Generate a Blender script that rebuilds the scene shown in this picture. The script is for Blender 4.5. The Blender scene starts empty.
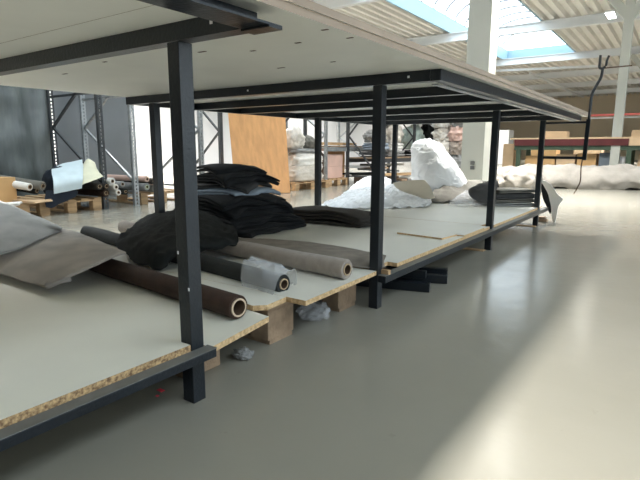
import bpy, bmesh, math, random
from mathutils import Vector, Matrix, noise
random.seed(7)
SC = bpy.context.scene
COL = SC.collection
PI = math.pi

# ------------------------------------------------------------------ materials
def mat(name, color, rough=0.6, metal=0.0, var=0.0, vscale=6.0, bump=0.0, bscale=60.0, color2=None, spec=0.5, sheen=0.0, stretch=None, transmission=0.0):
    m = bpy.data.materials.new(name); m.use_nodes = True
    nt = m.node_tree; b = nt.nodes['Principled BSDF']
    b.inputs['Roughness'].default_value = rough
    b.inputs['Metallic'].default_value = metal
    b.inputs['Specular IOR Level'].default_value = spec
    if sheen: b.inputs['Sheen Weight'].default_value = sheen
    c = (*color, 1)
    tc = nt.nodes.new('ShaderNodeTexCoord'); mp = nt.nodes.new('ShaderNodeMapping')
    nt.links.new(tc.outputs['Object'], mp.inputs['Vector'])
    if stretch: mp.inputs['Scale'].default_value = stretch
    if var or color2:
        n = nt.nodes.new('ShaderNodeTexNoise'); n.inputs['Scale'].default_value = vscale; n.inputs['Detail'].default_value = 6
        nt.links.new(mp.outputs[0], n.inputs['Vector'])
        r = nt.nodes.new('ShaderNodeValToRGB')
        c2 = color2 if color2 else tuple(max(0, x * (1 - var)) for x in color)
        r.color_ramp.elements[0].position = .35; r.color_ramp.elements[1].position = .65
        r.color_ramp.elements[0].color = (*c2, 1); r.color_ramp.elements[1].color = c
        nt.links.new(n.outputs['Fac'], r.inputs[0]); nt.links.new(r.outputs[0], b.inputs['Base Color'])
    else:
        b.inputs['Base Color'].default_value = c
    if bump:
        n2 = nt.nodes.new('ShaderNodeTexNoise'); n2.inputs['Scale'].default_value = bscale; n2.inputs['Detail'].default_value = 4
        nt.links.new(mp.outputs[0], n2.inputs['Vector'])
        bp = nt.nodes.new('ShaderNodeBump'); bp.inputs['Strength'].default_value = bump; bp.inputs['Distance'].default_value = .01
        nt.links.new(n2.outputs['Fac'], bp.inputs['Height']); nt.links.new(bp.outputs[0], b.inputs['Normal'])
    return m

def film_mat(name, color, alpha, rough=.25):
    m = bpy.data.materials.new(name); m.use_nodes = True
    nt = m.node_tree; b = nt.nodes['Principled BSDF']; out = nt.nodes['Material Output']
    b.inputs['Base Color'].default_value = (*color, 1); b.inputs['Roughness'].default_value = rough
    t = nt.nodes.new('ShaderNodeBsdfTransparent'); mx = nt.nodes.new('ShaderNodeMixShader')
    mx.inputs[0].default_value = alpha
    nt.links.new(t.outputs[0], mx.inputs[1]); nt.links.new(b.outputs[0], mx.inputs[2]); nt.links.new(mx.outputs[0], out.inputs[0])
    n2 = nt.nodes.new('ShaderNodeTexNoise'); n2.inputs['Scale'].default_value = 30; n2.inputs['Distortion'].default_value = 1.5
    bp = nt.nodes.new('ShaderNodeBump'); bp.inputs['Strength'].default_value = .5; bp.inputs['Distance'].default_value = .01
    nt.links.new(n2.outputs['Fac'], bp.inputs['Height']); nt.links.new(bp.outputs[0], b.inputs['Normal'])
    return m

def emit_mat(name, color, s):
    m = bpy.data.materials.new(name); m.use_nodes = True
    b = m.node_tree.nodes['Principled BSDF']; b.inputs['Base Color'].default_value = (*color, 1)
    b.inputs['Emission Color'].default_value = (*color, 1); b.inputs['Emission Strength'].default_value = s
    return m

STEEL = mat('anthracite_paint', (.007, .011, .016), .30, 0, .25, 12, .15, 90, spec=.5)
MEL = mat('melamine', (.72, .70, .61), .42, 0, .07, 2.5, .03, 40)
MEL2 = mat('melamine_cool', (.72, .705, .635), .4, 0, .06, 3, .03, 40)
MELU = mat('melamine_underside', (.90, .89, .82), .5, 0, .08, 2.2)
CHIP = mat('chipboard_edge', (.62, .43, .22), .85, 0, 0, 90, .5, 200, color2=(.16, .09, .045))
CHIPL = mat('pale_chipboard_edge', (.70, .50, .28), .85, 0, 0, 70, .3, 200, color2=(.42, .27, .13))
EDGE = mat('tabletop_edge', (.40, .31, .235), .7, 0, .2, 30, .1, 100, stretch=(1, .1, 1))
WOOD = mat('pallet_wood', (.52, .34, .18), .8, 0, .4, 8, .3, 60, stretch=(1, .3, 3))
WOODD = mat('old_pallet_wood', (.36, .25, .16), .85, 0, .45, 10, .4, 60)
CARD = mat('cardboard', (.62, .38, .17), .85, 0, .12, 5)
CARDL = mat('pale_cardboard', (.66, .47, .29), .85, 0, .12, 5)
PINK = mat('pinkish_board', (.66, .45, .38), .8, 0, .1, 6)
BROWNB = mat('dark_brown_board', (.13, .08, .05), .7, 0, .2, 6)
VENEER = mat('beech_veneer', (.66, .33, .125), .5, 0, .16, 3, .05, 50, stretch=(5, 5, .1))
GALV = mat('galvanised_steel', (.42, .44, .45), .4, .6, .25, 20)
GALVD = mat('dark_rack_steel', (.06, .065, .07), .45, .3, .2, 20)
BEIGE = mat('taupe_cloth', (.36, .30, .25), .95, 0, .2, 25, .5, 500, sheen=.4)
CARPET = mat('grey_carpet', (.46, .40, .345), 1, 0, .3, 9, .7, 350, sheen=.4)
CARPET2 = mat('cool_grey_carpet', (.40, .39, .37), 1, 0, .3, 9, .7, 350, sheen=.4)
BROWN = mat('dark_brown_cloth', (.045, .020, .011), .85, 0, .35, 18, .4, 350)
GREENC = mat('dark_green_grey_cloth', (.020, .023, .022), .85, 0, .3, 15, .4, 350)
CHAR = mat('charcoal_cloth', (.021, .023, .022), .95, 0, .4, 10, .5, 400, spec=.25)
BLACK = mat('black_cloth', (.008, .009, .011), .95, 0, .3, 10, .5, 400)
BLUEG = mat('blue_grey_cloth', (.30, .36, .43), .9, 0, .2, 10, .4, 400)
MIDG = mat('mid_grey_cloth', (.06, .06, .06), .9, 0, .2, 10, .4, 400)
DBROWN = mat('dark_taupe_cloth', (.038, .032, .027), .92, 0, .25, 12, .4, 400)
TAUPE = mat('flat_taupe_cloth', (.25, .215, .18), .9, 0, .25, 14, .4, 400)
NAVY = mat('navy_cloth', (.012, .020, .035), .9, 0, .3, 10, .4, 300)
PBLUE = mat('pale_blue_cloth', (.60, .70, .74), .85, 0, .08, 8, .3, 300)
CREAM = mat('cream_cloth', (.78, .75, .56), .85, 0, .1, 8, .3, 300)
ROLLW = mat('thick_white_cloth', (.31, .285, .25), .85, 0, .2, 5, .5, 30)
DUSTY = mat('dusty_grey_flange', (.15,.15,.14), .5, 0, .25, 14)
WHITEC = mat('white_cloth', (.78, .76, .72), .85, 0, .12, 8, .4, 200)
OFFW = mat('offwhite_cloth', (.72, .67, .60), .85, 0, .25, 7, .6, 60)
GREYC = mat('grey_cloth', (.30, .30, .29), .9, 0, .25, 8, .4, 200)
OLIVE = mat('grey_olive_cloth', (.17, .16, .135), .9, 0, .25, 8, .4, 200)
MINT = mat('mint_film', (.50, .60, .55), .4, 0, .2, 8, .5, 40)
LIME = mat('lime_tube', (.62, .72, .42), .7)
TUBE = mat('card_tube', (.50, .36, .22), .8, 0, .15, 20)
TUBEW = mat('pale_tube', (.55, .42, .30), .8, 0, .1, 20)
HOLE = mat('tube_inside', (.10, .06, .035), .9)
FILM = film_mat('white_film', (.93, .95, .98), .82)
FILMD = film_mat('milky_film', (.74, .75, .75), .86, .35)
CLEAR = film_mat('clear_film', (.85, .87, .9), .28, .12)
WALLM = mat('wall_paint', (.80, .69, .52), .9, 0, .06, .4)
WALLW = mat('white_wall_panel', (.66, .66, .67), .8, 0, .03, .5)
DECK = mat('roof_deck', (.74, .72, .67), .6, .1, .08, 2)
BEAM = mat('white_beam_paint', (.70, .72, .73), .45)
COLM = mat('column_paint', (.43, .43, .38), .5, 0, .05, 2)
KERB = mat('skylight_kerb_paint', (.26, .40, .48), .5)
RIBM = mat('skylight_rib', (.28, .29, .30), .5)
GREENM = mat('green_machine_paint', (.045, .075, .045), .5, 0, .2, 8)
REDM = mat('dark_red_cloth', (.10, .018, .018), .8, 0, .2, 6)
REDP = mat('red_paint', (.62, .12, .10), .45)
SLATE = mat('slate_plastic', (.14, .17, .20), .6)
RUST = mat('rusty_rod', (.14, .08, .05), .7, .3, .4, 40)
PANELG = mat('grey_panel', (.20, .21, .22), .35, 0, .1, 2)
DARKGL = mat('dark_film_curtain', (.15, .17, .165), .2, 0, .5, 2.2, .25, 3, stretch=(1, 3, .6))  # raised, mottled tone stands in for bright reflections on the film
PLASTER = mat('socket_grey', (.10, .10, .10), .5)
WHITEP = mat('white_plastic', (.8, .8, .8), .5)
REDLBL = mat('red_scrap', (.85, .06, .10), .6)
LAMPE = emit_mat('lamp_diffuser', (1, .97, .9), 26)

def floor_material():
    m = bpy.data.materials.new('painted_concrete'); m.use_nodes = True
    nt = m.node_tree; b = nt.nodes['Principled BSDF']; L = nt.links.new
    tc = nt.nodes.new('ShaderNodeTexCoord')
    n = nt.nodes.new('ShaderNodeTexNoise'); n.inputs['Scale'].default_value = .9; n.inputs['Detail'].default_value = 8
    r = nt.nodes.new('ShaderNodeValToRGB'); r.color_ramp.elements[0].position = .3; r.color_ramp.elements[1].position = .7
    r.color_ramp.elements[0].color = (.24, .228, .186, 1); r.color_ramp.elements[1].color = (.275, .262, .222, 1)
    L(tc.outputs['Object'], n.inputs['Vector']); L(n.outputs['Fac'], r.inputs[0])
    s = nt.nodes.new('ShaderNodeTexNoise'); s.inputs['Scale'].default_value = 7; s.inputs['Detail'].default_value = 12; s.inputs['Roughness'].default_value = .75
    r2 = nt.nodes.new('ShaderNodeValToRGB'); r2.color_ramp.elements[0].position = .27; r2.color_ramp.elements[1].position = .36
    r2.color_ramp.elements[0].color = (.72, .70, .66, 1); r2.color_ramp.elements[1].color = (1, 1, 1, 1)
    L(tc.outputs['Object'], s.inputs['Vector']); L(s.outputs['Fac'], r2.inputs[0])
    mx = nt.nodes.new('ShaderNodeMix'); mx.data_type = 'RGBA'; mx.blend_type = 'MULTIPLY'; mx.inputs[0].default_value = 1
    L(r.outputs[0], mx.inputs[6]); L(r2.outputs[0], mx.inputs[7]); L(mx.outputs[2], b.inputs['Base Color'])
    rr = nt.nodes.new('ShaderNodeMapRange'); rr.inputs[3].default_value = .13; rr.inputs[4].default_value = .27
    L(s.outputs['Fac'], rr.inputs[0]); L(rr.outputs[0], b.inputs['Roughness'])
    b.inputs['Specular IOR Level'].default_value = .5
    w = nt.nodes.new('ShaderNodeTexNoise'); w.inputs['Scale'].default_value = 3.0; w.inputs['Detail'].default_value = 5
    L(tc.outputs['Object'], w.inputs['Vector'])
    w2 = nt.nodes.new('ShaderNodeTexNoise'); w2.inputs['Scale'].default_value = 16; w2.inputs['Detail'].default_value = 6
    L(tc.outputs['Object'], w2.inputs['Vector'])
    am = nt.nodes.new('ShaderNodeMath'); am.operation = 'MULTIPLY_ADD'; am.inputs[1].default_value = .16; L(w2.outputs['Fac'], am.inputs[0]); L(w.outputs['Fac'], am.inputs[2])
    bp = nt.nodes.new('ShaderNodeBump'); bp.inputs['Strength'].default_value = .35; bp.inputs['Distance'].default_value = .012
    L(am.outputs[0], bp.inputs['Height']); L(bp.outputs[0], b.inputs['Normal'])
    return m
FLOORM = floor_material()

# ------------------------------------------------------------------ helpers
class MB:
    def __init__(s): s.v = []; s.f = []; s.mi = []
    def add(s, vs, fs, mi=0):
        k = len(s.v); s.v += [tuple(v) for v in vs]; s.f += [tuple(i + k for i in f) for f in fs]; s.mi += [mi] * len(fs); return s
    def box(s, a, b, mi=0, M=None):
        x0, y0, z0 = a; x1, y1, z1 = b
        vs = [Vector(p) for p in ((x0,y0,z0),(x1,y0,z0),(x1,y1,z0),(x0,y1,z0),(x0,y0,z1),(x1,y0,z1),(x1,y1,z1),(x0,y1,z1))]
        if M: vs = [M @ v for v in vs]
        return s.add(vs, [(0,3,2,1),(4,5,6,7),(0,1,5,4),(1,2,6,5),(2,3,7,6),(3,0,4,7)], mi)
    def bar(s, A, B, w, h, mi=0):
        A = Vector(A); B = Vector(B); d = (B - A); L = d.length; d.normalize()
        up = Vector((0,0,1)) if abs(d.z) < .95 else Vector((0,1,0))
        r = d.cross(up).normalized(); u = r.cross(d)
        vs = []
        for P in (A, B):
            for i, j in ((-1,-1),(1,-1),(1,1),(-1,1)): vs.append(P + r * (i * w / 2) + u * (j * h / 2))
        return s.add(vs, [(0,1,2,3),(7,6,5,4),(0,4,5,1),(1,5,6,2),(2,6,7,3),(3,7,4,0)], mi)
    def prism(s, poly, z0, z1, mi=0, side=None):
        n = len(poly); vs = [(x,y,z0) for x,y in poly] + [(x,y,z1) for x,y in poly]
        s.add(vs, [tuple(range(n))[::-1], tuple(range(n, 2*n))], mi)
        k = len(s.v) - 2*n
        for i in range(n):
            j = (i+1) % n; s.f.append((k+i, k+j, k+n+j, k+n+i)); s.mi.append(mi if side is None else side)
        return s
    def tube(s, pts, r, n=10, mi=0, cap=True):
        pts = [Vector(p) for p in pts]; rings = []
        for i, p in enumerate(pts):
            d = (pts[min(i+1, len(pts)-1)] - pts[max(i-1, 0)]).normalized()
            up = Vector((0,0,1)) if abs(d.z) < .9 else Vector((1,0,0))
            a = d.cross(up).normalized(); b = a.cross(d); rr = r[i] if isinstance(r, (list, tuple)) else r
            rings.append([p + (a*math.cos(2*PI*k/n) + b*math.sin(2*PI*k/n))*rr for k in range(n)])
        vs = [v for R in rings for v in R]; fs = []
        for i in range(len(rings)-1):
            for k in range(n): fs.append((i*n+k, i*n+(k+1)%n, (i+1)*n+(k+1)%n, (i+1)*n+k))
        if cap: fs.append(tuple(range(n))[::-1]); fs.append(tuple((len(rings)-1)*n+k for k in range(n)))
        return s.add(vs, fs, mi)
    def build(s, name, mats, parent=None, smooth=False, bevel=0):
        me = bpy.data.meshes.new(name); me.from_pydata(s.v, [], s.f)
        for m in (mats if isinstance(mats, (list, tuple)) else [mats]): me.materials.append(m)
        me.polygons.foreach_set('material_index', s.mi)
        if smooth: me.polygons.foreach_set('use_smooth', [True]*len(me.polygons))
        me.update()
        bm = bmesh.new(); bm.from_mesh(me); bmesh.ops.recalc_face_normals(bm, faces=bm.faces); bm.to_mesh(me); bm.free()
        o = bpy.data.objects.new(name, me); COL.objects.link(o)
        if parent: attach(o, parent)
        if bevel:
            b = o.modifiers.new('bevel', 'BEVEL'); b.width = bevel; b.segments = 2; b.limit_method = 'ANGLE'
        return o


def attach(o, parent):
    o.parent = parent; o.matrix_parent_inverse = parent.matrix_basis.inverted()
def thing(name, label, cat, loc=(0,0,0), rz=0, group=None):
    o = bpy.data.objects.new(name, None); COL.objects.link(o); o.empty_display_size = .1
    o.location = loc; o.rotation_euler = (0,0,rz)
    return tag(o, label, cat, group)
def tag(o, label, cat, group=None):
    o['label'] = label; o['category'] = cat
    if group: o['group'] = group
    return o
def struct(o): o['kind'] = 'structure'; return o
def dup(root, loc, rz, label, group=None):
    r = root.copy(); COL.objects.link(r); r.location = loc; r.rotation_euler = (0,0,rz); r['label'] = label
    if group: r['group'] = group
    for ch in root.children:
        c = ch.copy(); COL.objects.link(c); c.parent = r
        for g in ch.children:
            d = g.copy(); COL.objects.link(d); d.parent = c
    return r

def crom(p0, p1, p2, p3, t):
    return .5*((2*p1) + (-p0+p2)*t + (2*p0-5*p1+4*p2-p3)*t*t + (-p0+3*p1-3*p2+p3)*t*t*t)
def spline(pts, n):
    pts = [Vector(p) for p in pts]; out = []; m = len(pts)-1
    for i in range(n+1):
        u = min(i/n*m, m-1e-6); k = int(u); t = u-k
        out.append(crom(pts[max(k-1,0)], pts[k], pts[k+1], pts[min(k+2,m)], t))
    return out
def sheet(name, rows, m, thick=.006, nu=40, nv=30, amp=.008, freq=7, seed=0, parent=None, zmin=None, ridged=False, sub=0):
    R = [spline(r, nu) for r in rows]
    grid = []
    cols = [spline([R[i][j] for i in range(len(R))], nv) for j in range(nu+1)]
    for i in range(nv+1):
        for j in range(nu+1):
            p = cols[j][i].copy(); q = p*freq + Vector((seed*7.3, seed*3.1, 0))
            if ridged:
                a = (1-abs(noise.noise(q)))**2 - .5 + .5*((1-abs(noise.noise(q*2.3)))**2-.5)
                d = Vector((noise.noise(q+Vector((9,0,0)))*.5, noise.noise(q+Vector((0,9,0)))*.5, a))
            else:
                d = Vector((noise.noise(q+Vector((9,0,0)))*.5, noise.noise(q+Vector((0,9,0)))*.5, noise.noise(q)+.4*noise.noise(q*2.4)))
            p += d*amp
            if zmin is not None: p.z = max(p.z, zmin)
            grid.append(p)
    fs = [(i*(nu+1)+j, i*(nu+1)+j+1, (i+1)*(nu+1)+j+1, (i+1)*(nu+1)+j) for i in range(nv) for j in range(nu)]
    b = MB(); b.add(grid, fs)
    me = bpy.data.meshes.new(name); me.from_pydata(b.v, [], b.f); me.materials.append(m)
    me.polygons.foreach_set('use_smooth', [True]*len(me.polygons))
    bm = bmesh.new(); bm.from_mesh(me); bmesh.ops.recalc_face_normals(bm, faces=bm.faces)
    if sum(f.normal.z for f in bm.faces) < 0: bmesh.ops.reverse_faces(bm, faces=bm.faces)
    bm.to_mesh(me); bm.free()
    o = bpy.data.objects.new(name, me); COL.objects.link(o)
    if parent: attach(o, parent)
    s = o.modifiers.new('solid', 'SOLIDIFY'); s.thickness = thick; s.offset = 0 if zmin is None else 1
    return o

def folded(name, c, L, W, t, layers, rz, m, seed, label=None, cat='cloth', group=None, amp=.012, taper=.0, warp=None, edge=.04):
    """cloth folded back and forth: a serpentine ribbon carried along its width"""
    path = []; gap = t*1.12
    for k in range(layers):
        z = t*.5 + k*gap; s = 1 if k % 2 == 0 else -1
        ext = L/2*(1 - random.Random(seed*31+k).random()*.10)
        for i in range(13): path.append(Vector((s*(-ext + 2*ext*i/12), 0, z)))
        if k < layers-1:
            for a in (40, 90, 140):
                path.append(Vector((s*(ext + gap*.5*math.sin(math.radians(a))*1.3), 0, z + gap*.5 - gap*.5*math.cos(math.radians(a)))))
    ny = 18; vs = []; fs = []
    for j in range(ny+1):
        y = -W/2 + W*j/ny
        for i, p in enumerate(path):
            n = noise.noise(Vector((p.x*3+seed, y*3, p.z*1.5)))
            e = noise.noise(Vector((y*5, p.z*20, seed)))*edge
            sq = 1 - taper*abs(y/(W/2))**3
            q = Vector((p.x*(1+.03*n)+e, y*(1+.04*noise.noise(Vector((p.x*4, p.z*30, seed)))), p.z*sq))
            h = (noise.noise(Vector((p.x*4+seed*2, y*4, .3))) + .5)*amp*min(1, p.z/(t*1.5))
            q.z += max(h, 0)
            if warp:
                k_, R_ = warp; rr_ = math.hypot(q.x, q.y)/R_; zz = q.z + c[2] - .2
                q.z -= max(0, zz*k_*min(rr_, 1.15)**3 - 0*zz) + zz*.05*noise.noise(Vector((q.x*3, q.y*3, 4.2)))
            vs.append(q)
    n = len(path)
    for j in range(ny):
        for i in range(n-1): fs.append((j*n+i, j*n+i+1, (j+1)*n+i+1, (j+1)*n+i))
    me = bpy.data.meshes.new(name); me.from_pydata([tuple(v) for v in vs], [], fs); me.materials.append(m)
    me.polygons.foreach_set('use_smooth', [True]*len(me.polygons))
    o = bpy.data.objects.new(name, me); COL.objects.link(o)
    s = o.modifiers.new('solid', 'SOLIDIFY'); s.thickness = t*.8; s.offset = 0
    o.location = c; o.rotation_euler = (0,0,rz)
    if label: tag(o, label, cat, group)
    return o

def roll(name, A, B, R, rc, m, mt, label, group=None, seed=0, cat='fabric roll', wob=.003, cloth='wound_cloth'):
    """cloth wound on a card tube; B is the end that shows"""
    A = Vector(A); B = Vector(B); d = (B-A); L = d.length; d.normalize()
    t = thing(name, label, cat, ((A+B)/2)[:], 0, group)
    up = Vector((0,0,1)); a = d.cross(up).normalized(); b = a.cross(d)
    n = 28; ns = 22
    def ring(p, r, s=0, wb=True):
        out = []
        for k in range(n):
            th = 2*PI*k/n
            w = wob*noise.noise(Vector((math.cos(th)*1.5+seed, math.sin(th)*1.5, s*4))) if wb else 0
            out.append(p + (a*math.cos(th)+b*math.sin(th))*(r+w))
        return out
    rings = []
    fine = [(0, R*.93), (.004, R)] + [(L*i/ns, R) for i in range(1, ns)] + [(L-.004, R), (L, R*.94)]
    rings.append(ring(A, rc+.002, 0, False)); 
    for s, r in fine: rings.append(ring(A+d*s, r, s))
    for k in range(4, -1, -1):   # layered end face, each wind a small step
        r = rc+.002 + (R*.94-rc-.002)*k/5
        rings.append(ring(B - d*(.0025 if k % 2 else 0), r, L, False))
    rings.append(ring(B-d*.05, rc+.0015, L, False))
    vs = [v for r_ in rings for v in r_]; fs = []
    for i in range(len(rings)-1):
        for k in range(n): fs.append((i*n+k, i*n+(k+1)%n, (i+1)*n+(k+1)%n, (i+1)*n+k))
    MB().add(vs, fs).build(cloth, m, t, smooth=True)
    # card tube
    e = .004; P0 = A - d*e; P1 = B + d*e; ri = rc*.8
    tv = [v for r_ in (ring(P0, rc, 0, False), ring(P1, rc, 0, False), ring(P1, ri, 0, False), ring(P1-d*.25*min(L,1), ri, 0, False), ring(P0+d*.01, ri, 0, False), ring(P0, ri, 0, False)) for v in r_]
    tf = []; tm = []
    for i in range(6):
        for k in range(n): tf.append((i*n+k, i*n+(k+1)%n, ((i+1)%6)*n+(k+1)%n, ((i+1)%6)*n+k)); tm.append(1 if i in (2,3,4) else 0)
    bb = MB(); bb.add(tv, tf); bb.mi = tm; bb.build('card_tube', [mt, HOLE], t, smooth=False)
    return t

def lump(name, c, r, m, seed, label=None, cat='bundle', group=None, rz=0, amp=.22, freq=3.2, sub=4, flat=None, parent=None, squareness=.0):
    bm = bmesh.new(); bmesh.ops.create_icosphere(bm, subdivisions=sub, radius=1)
    for v in bm.verts:
        p = v.co.copy()
        if squareness:
            mx = max(abs(p.x), abs(p.y), abs(p.z)); p = p.lerp(p/mx*.85, squareness)
        q = p*freq + Vector((seed*5.1, seed*2.7, seed))
        k = 1 + amp*noise.noise(q) + amp*.6*((1-abs(noise.noise(q*1.9)))-.6) + amp*.25*noise.noise(q*4.5)
        p = p*k; p.z = max(p.z, -.8)
        v.co = Vector((p.x*r[0], p.y*r[1], (p.z+.8)*r[2]))
    me = bpy.data.meshes.new(name); bm.to_mesh(me); bm.free(); me.materials.append(m)
    me.polygons.foreach_set('use_smooth', [True]*len(me.polygons))
    o = bpy.data.objects.new(name, me); COL.objects.link(o); o.location = c; o.rotation_euler = (0,0,rz)
    if parent: attach(o, parent)
    elif label: tag(o, label, cat, group)
    return o

# ------------------------------------------------------------------ setting
XL, XR, YN, YF, H = -13.0, 10.0, -7.0, 49.0, 5.2
struct(MB().box((XL-.2,YN-.2,-.2),(XR+.2,YF+.2,0)).build('floor', FLOORM))
struct(MB().box((XL,YF,0),(XR,YF+.2,7)).build('wall_back', WALLM))
struct(MB().box((XL-.2,YN,0),(XL,YF,7)).build('wall_left', WALLW))
WX = XR
struct(MB().box((WX,YN,0),(WX+.2,YF,.9)).box((WX,YN,3.4),(WX+.2,YF,7)).box((WX,YN,.9),(WX+.2,-6,3.4)).box((WX,-.5,.9),(WX+.2,0,3.4)).box((WX,5.5,.9),(WX+.2,7,3.4)).box((WX,12.5,.9),(WX+.2,YF,3.4)).build('wall_right', WALLW))
struct(MB().box((XL,YN-.2,0),(XR,YN,7)).build('wall_front', mat('dark_wall_panel', (.22,.20,.17), .8)))
k = 1
for y0, y1 in ((-6,-.5),(0,5.5),(7,12.5)):  # near two are unseen windows added to raise the fill light
    w = thing('window_%d' % k, '', 'x', (WX, y0, .9)); del w['label']; del w['category']; struct(w)
    f = MB()
    for i in range(5): 
        yy = y0 + (y1-y0)*i/4; yy = min(max(yy, y0+.03), y1-.03); f.box((WX+.05,yy-.03,.9),(WX+.13,yy+.03,3.4))
    f.box((WX+.05,y0,.9),(WX+.13,y1,.96)).box((WX+.05,y0,3.34),(WX+.13,y1,3.4)).build('window_frame', BEAM, w)
    k += 1

# roof deck: trapezoidal sheet, ribs along the hall
SK = [(-6.5,-3.3,-1.0,27.3),(3.4,6.4,-5,20)]
def deck(x0, x1, y0, y1):
    b = MB(); x = x0; P = .34; prof = []
    while x < x1-1e-6:
        for dx, z in ((0,0),(.12,0),(.17,.13),(.29,.13),(.34,0)):
            if x+dx <= x1+1e-6: prof.append((x+dx, H+z))
        x += P
    if prof[-1][0] < x1: prof.append((x1, H))
    n = len(prof); vs = [(x,y0,z) for x,z in prof] + [(x,y1,z) for x,z in prof] + [(x,y0,z+.03) for x,z in prof] + [(x,y1,z+.03) for x,z in prof]
    fs = []
    for i in range(n-1): fs += [(i,i+1,n+i+1,n+i),(2*n+i,3*n+i,3*n+i+1,2*n+i+1)]
    b.add(vs, fs); return b
spans = [(XL,-6.5,YN,YF),(-6.5,-3.3,YN,-1.0),(-6.5,-3.3,27.3,YF),(-3.3,3.4,YN,YF),(3.4,6.4,YN,-5),(3.4,6.4,20,YF),(6.4,XR,YN,YF)]
bb = MB()
for s in spans:
    d = deck(*s); bb.add(d.v, d.f)
struct(bb.build('ceiling', DECK))
for i, (x0,x1,y0,y1) in enumerate(SK):
    w = thing('window_%d' % (k+i), '', 'x', (x0, y0, H)); del w['label']; del w['category']; struct(w)
    MB().box((x0-.06,y0-.06,H-.02),(x0,y1+.06,H+.5)).box((x1,y0-.06,H-.02),(x1+.06,y1+.06,H+.5)).box((x0,y0-.06,H-.02),(x1,y0,H+.5)).box((x0,y1,H-.02),(x1,y1+.06,H+.5)).build('skylight_kerb', KERB, w)
    r = MB(); y = y0
    while y <= y1:
        r.tube([(x0+(x1-x0)*(.5-.5*math.cos(PI*a/14)), y, H+.48+.75*math.sin(PI*a/14)) for a in range(15)], .038, 6); y += 1.05
    r.build('skylight_rib', RIBM, w)
# steel frames across the hall
for y in (.3,6.8,13.2,19.65,26.5,32.5,38,43.5):
    z0 = 4.86
    struct(MB().box((XL,y-.09,z0),(XR,y+.09,z0+.025)).box((XL,y-.012,z0),(XR,y+.012,H-.03)).box((XL,y-.09,H-.055),(XR,y+.09,H-.03)).build('trim_%d' % (int(y)+1), BEAM))
# wind braces and pipes seen under the deck far down the hall
for i, (A, B) in enumerate([((-8.339, 27.183, 4.800), (-2.506, 28.767, 4.800)), ((-5.841, 29.287, 4.800), (-5.551, 37.501, 4.800)), ((-5.830, 33.685, 4.800), (-5.488, 44.518, 4.800))]):
    struct(MB().bar(A, B, .1, .1).build('trim_%d' % (60+i), BEAM))

def steel_column(x, y, w, label, brace, m=COLM, sock=False):
    t = thing('steel_column', label, 'column', (x, y, 0))
    b = MB(); b.box((x-w/2,y-w/2,.0),(x+w/2,y+w/2,4.855)); b.build('column_shaft', m, t, bevel=.006)
    MB().box((x-w/2-.04,y-w/2-.04,0),(x+w/2+.04,y+w/2+.04,.02)).build('base_plate', m, t)
    if brace:
        MB().bar((x+.02,y,3.55),(x-1.0,y,4.84),w*.9,w*.95).build('knee_brace', m, t)
        MB().bar((x-.02,y,3.55),(x+1.0,y,4.84),w*.9,w*.95).build('knee_brace', m, t)
    if sock:
        for z in (.50,.58):
            MB().box((x-.02,y-w/2-.02,z-.03),(x+.05,y-w/2-.0005,z+.03)).build('wall_socket', PLASTER, t)
    return t
steel_column(-1.71, 8.79, .38, 'thick off-white square column standing behind the far end of the table', False, sock=True)
steel_column((-0.036, 13.200, 3.129)[0], 13.2, .18, 'slim white steel column with angled knee brace behind the red-edged bench', True)
steel_column((-0.036, 13.200, 3.129)[0], 26.5, .2, 'distant white steel column further down the hall', True)

# lamps, in a row down the hall
def lamp(x, y, label):
    t = thing('ceiling_lamp', label, 'lamp', (x, y, 4.8))
    MB().box((x-.13,y-.42,4.79),(x+.13,y+.42,4.85)).build('lamp_housing', BEAM, t, bevel=.01)
    MB().box((x-.10,y-.38,4.775),(x+.10,y+.38,4.789)).build('diffuser', LAMPE, t)
    return t
LAMPS = [(-1.05,-.5),(-1.05,9.0),(-1.0,18.3),(-.95,27.8),(-.95,37.2)]
labs = {9.0:'bright ceiling lamp high above the shelving tables, out of the frame at the top', 18.3:'bright white ceiling lamp glowing beside the corrugated roof at top right', 27.8:'more distant glowing ceiling lamp at the right edge beside the steel column', -.5:'ceiling lamp overhead near the camera', 37.2:'farthest ceiling lamp of the row down the hall'}
for x, y in LAMPS: lamp(x, y, labs[y])
for y in (3.0,9.0,18.3,27.8,37.2): lamp(-9.6, y, 'ceiling lamp over the rack aisle by the left wall, %s' % {3.0:'closest to the film curtain',9.0:'nearest',18.3:'second nearest',27.8:'third along',37.2:'farthest'}[y])  # unseen row added to brighten the left aisle and wall
def area(x, y, z, sx, sy, power, col=(1,.97,.925), spread=106):
    l = bpy.data.lights.new('lamp_light', 'AREA'); l.shape = 'RECTANGLE'; l.size = sx; l.size_y = sy; l.energy = power; l.color = col; l.spread = math.radians(spread)
    o = bpy.data.objects.new('lamp_light', l); COL.objects.link(o); o.location = (x,y,z); return o
for x, y in LAMPS: area(x, y, 4.77, .36, .9, 350 if y < 12 else 380)
for y in (3.0,9.0,18.3,27.8,37.2): area(-9.6, y, 4.77, .4, 1.2, 650 if y < 12 else 350, spread=132)  # light of the added left row
for (x0,x1,y0,y1) in SK:
    l = bpy.data.lights.new('skylight_portal', 'AREA'); l.shape = 'RECTANGLE'; l.size = x1-x0; l.size_y = y1-y0; l.cycles.is_portal = True
    o = bpy.data.objects.new('skylight_portal', l); COL.objects.link(o); o.location = ((x0+x1)/2,(y0+y1)/2,H+.45)
for (y0,y1) in ((-6,-.5),(0,5.5),(7,12.5)):
    l = bpy.data.lights.new('window_portal', 'AREA'); l.shape = 'RECTANGLE'; l.size = 2.5; l.size_y = y1-y0; l.cycles.is_portal = True
    o = bpy.data.objects.new('window_portal', l); COL.objects.link(o); o.location = (WX+.02,(y0+y1)/2,2.15); o.rotation_euler = (0,PI/2,0)

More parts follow.
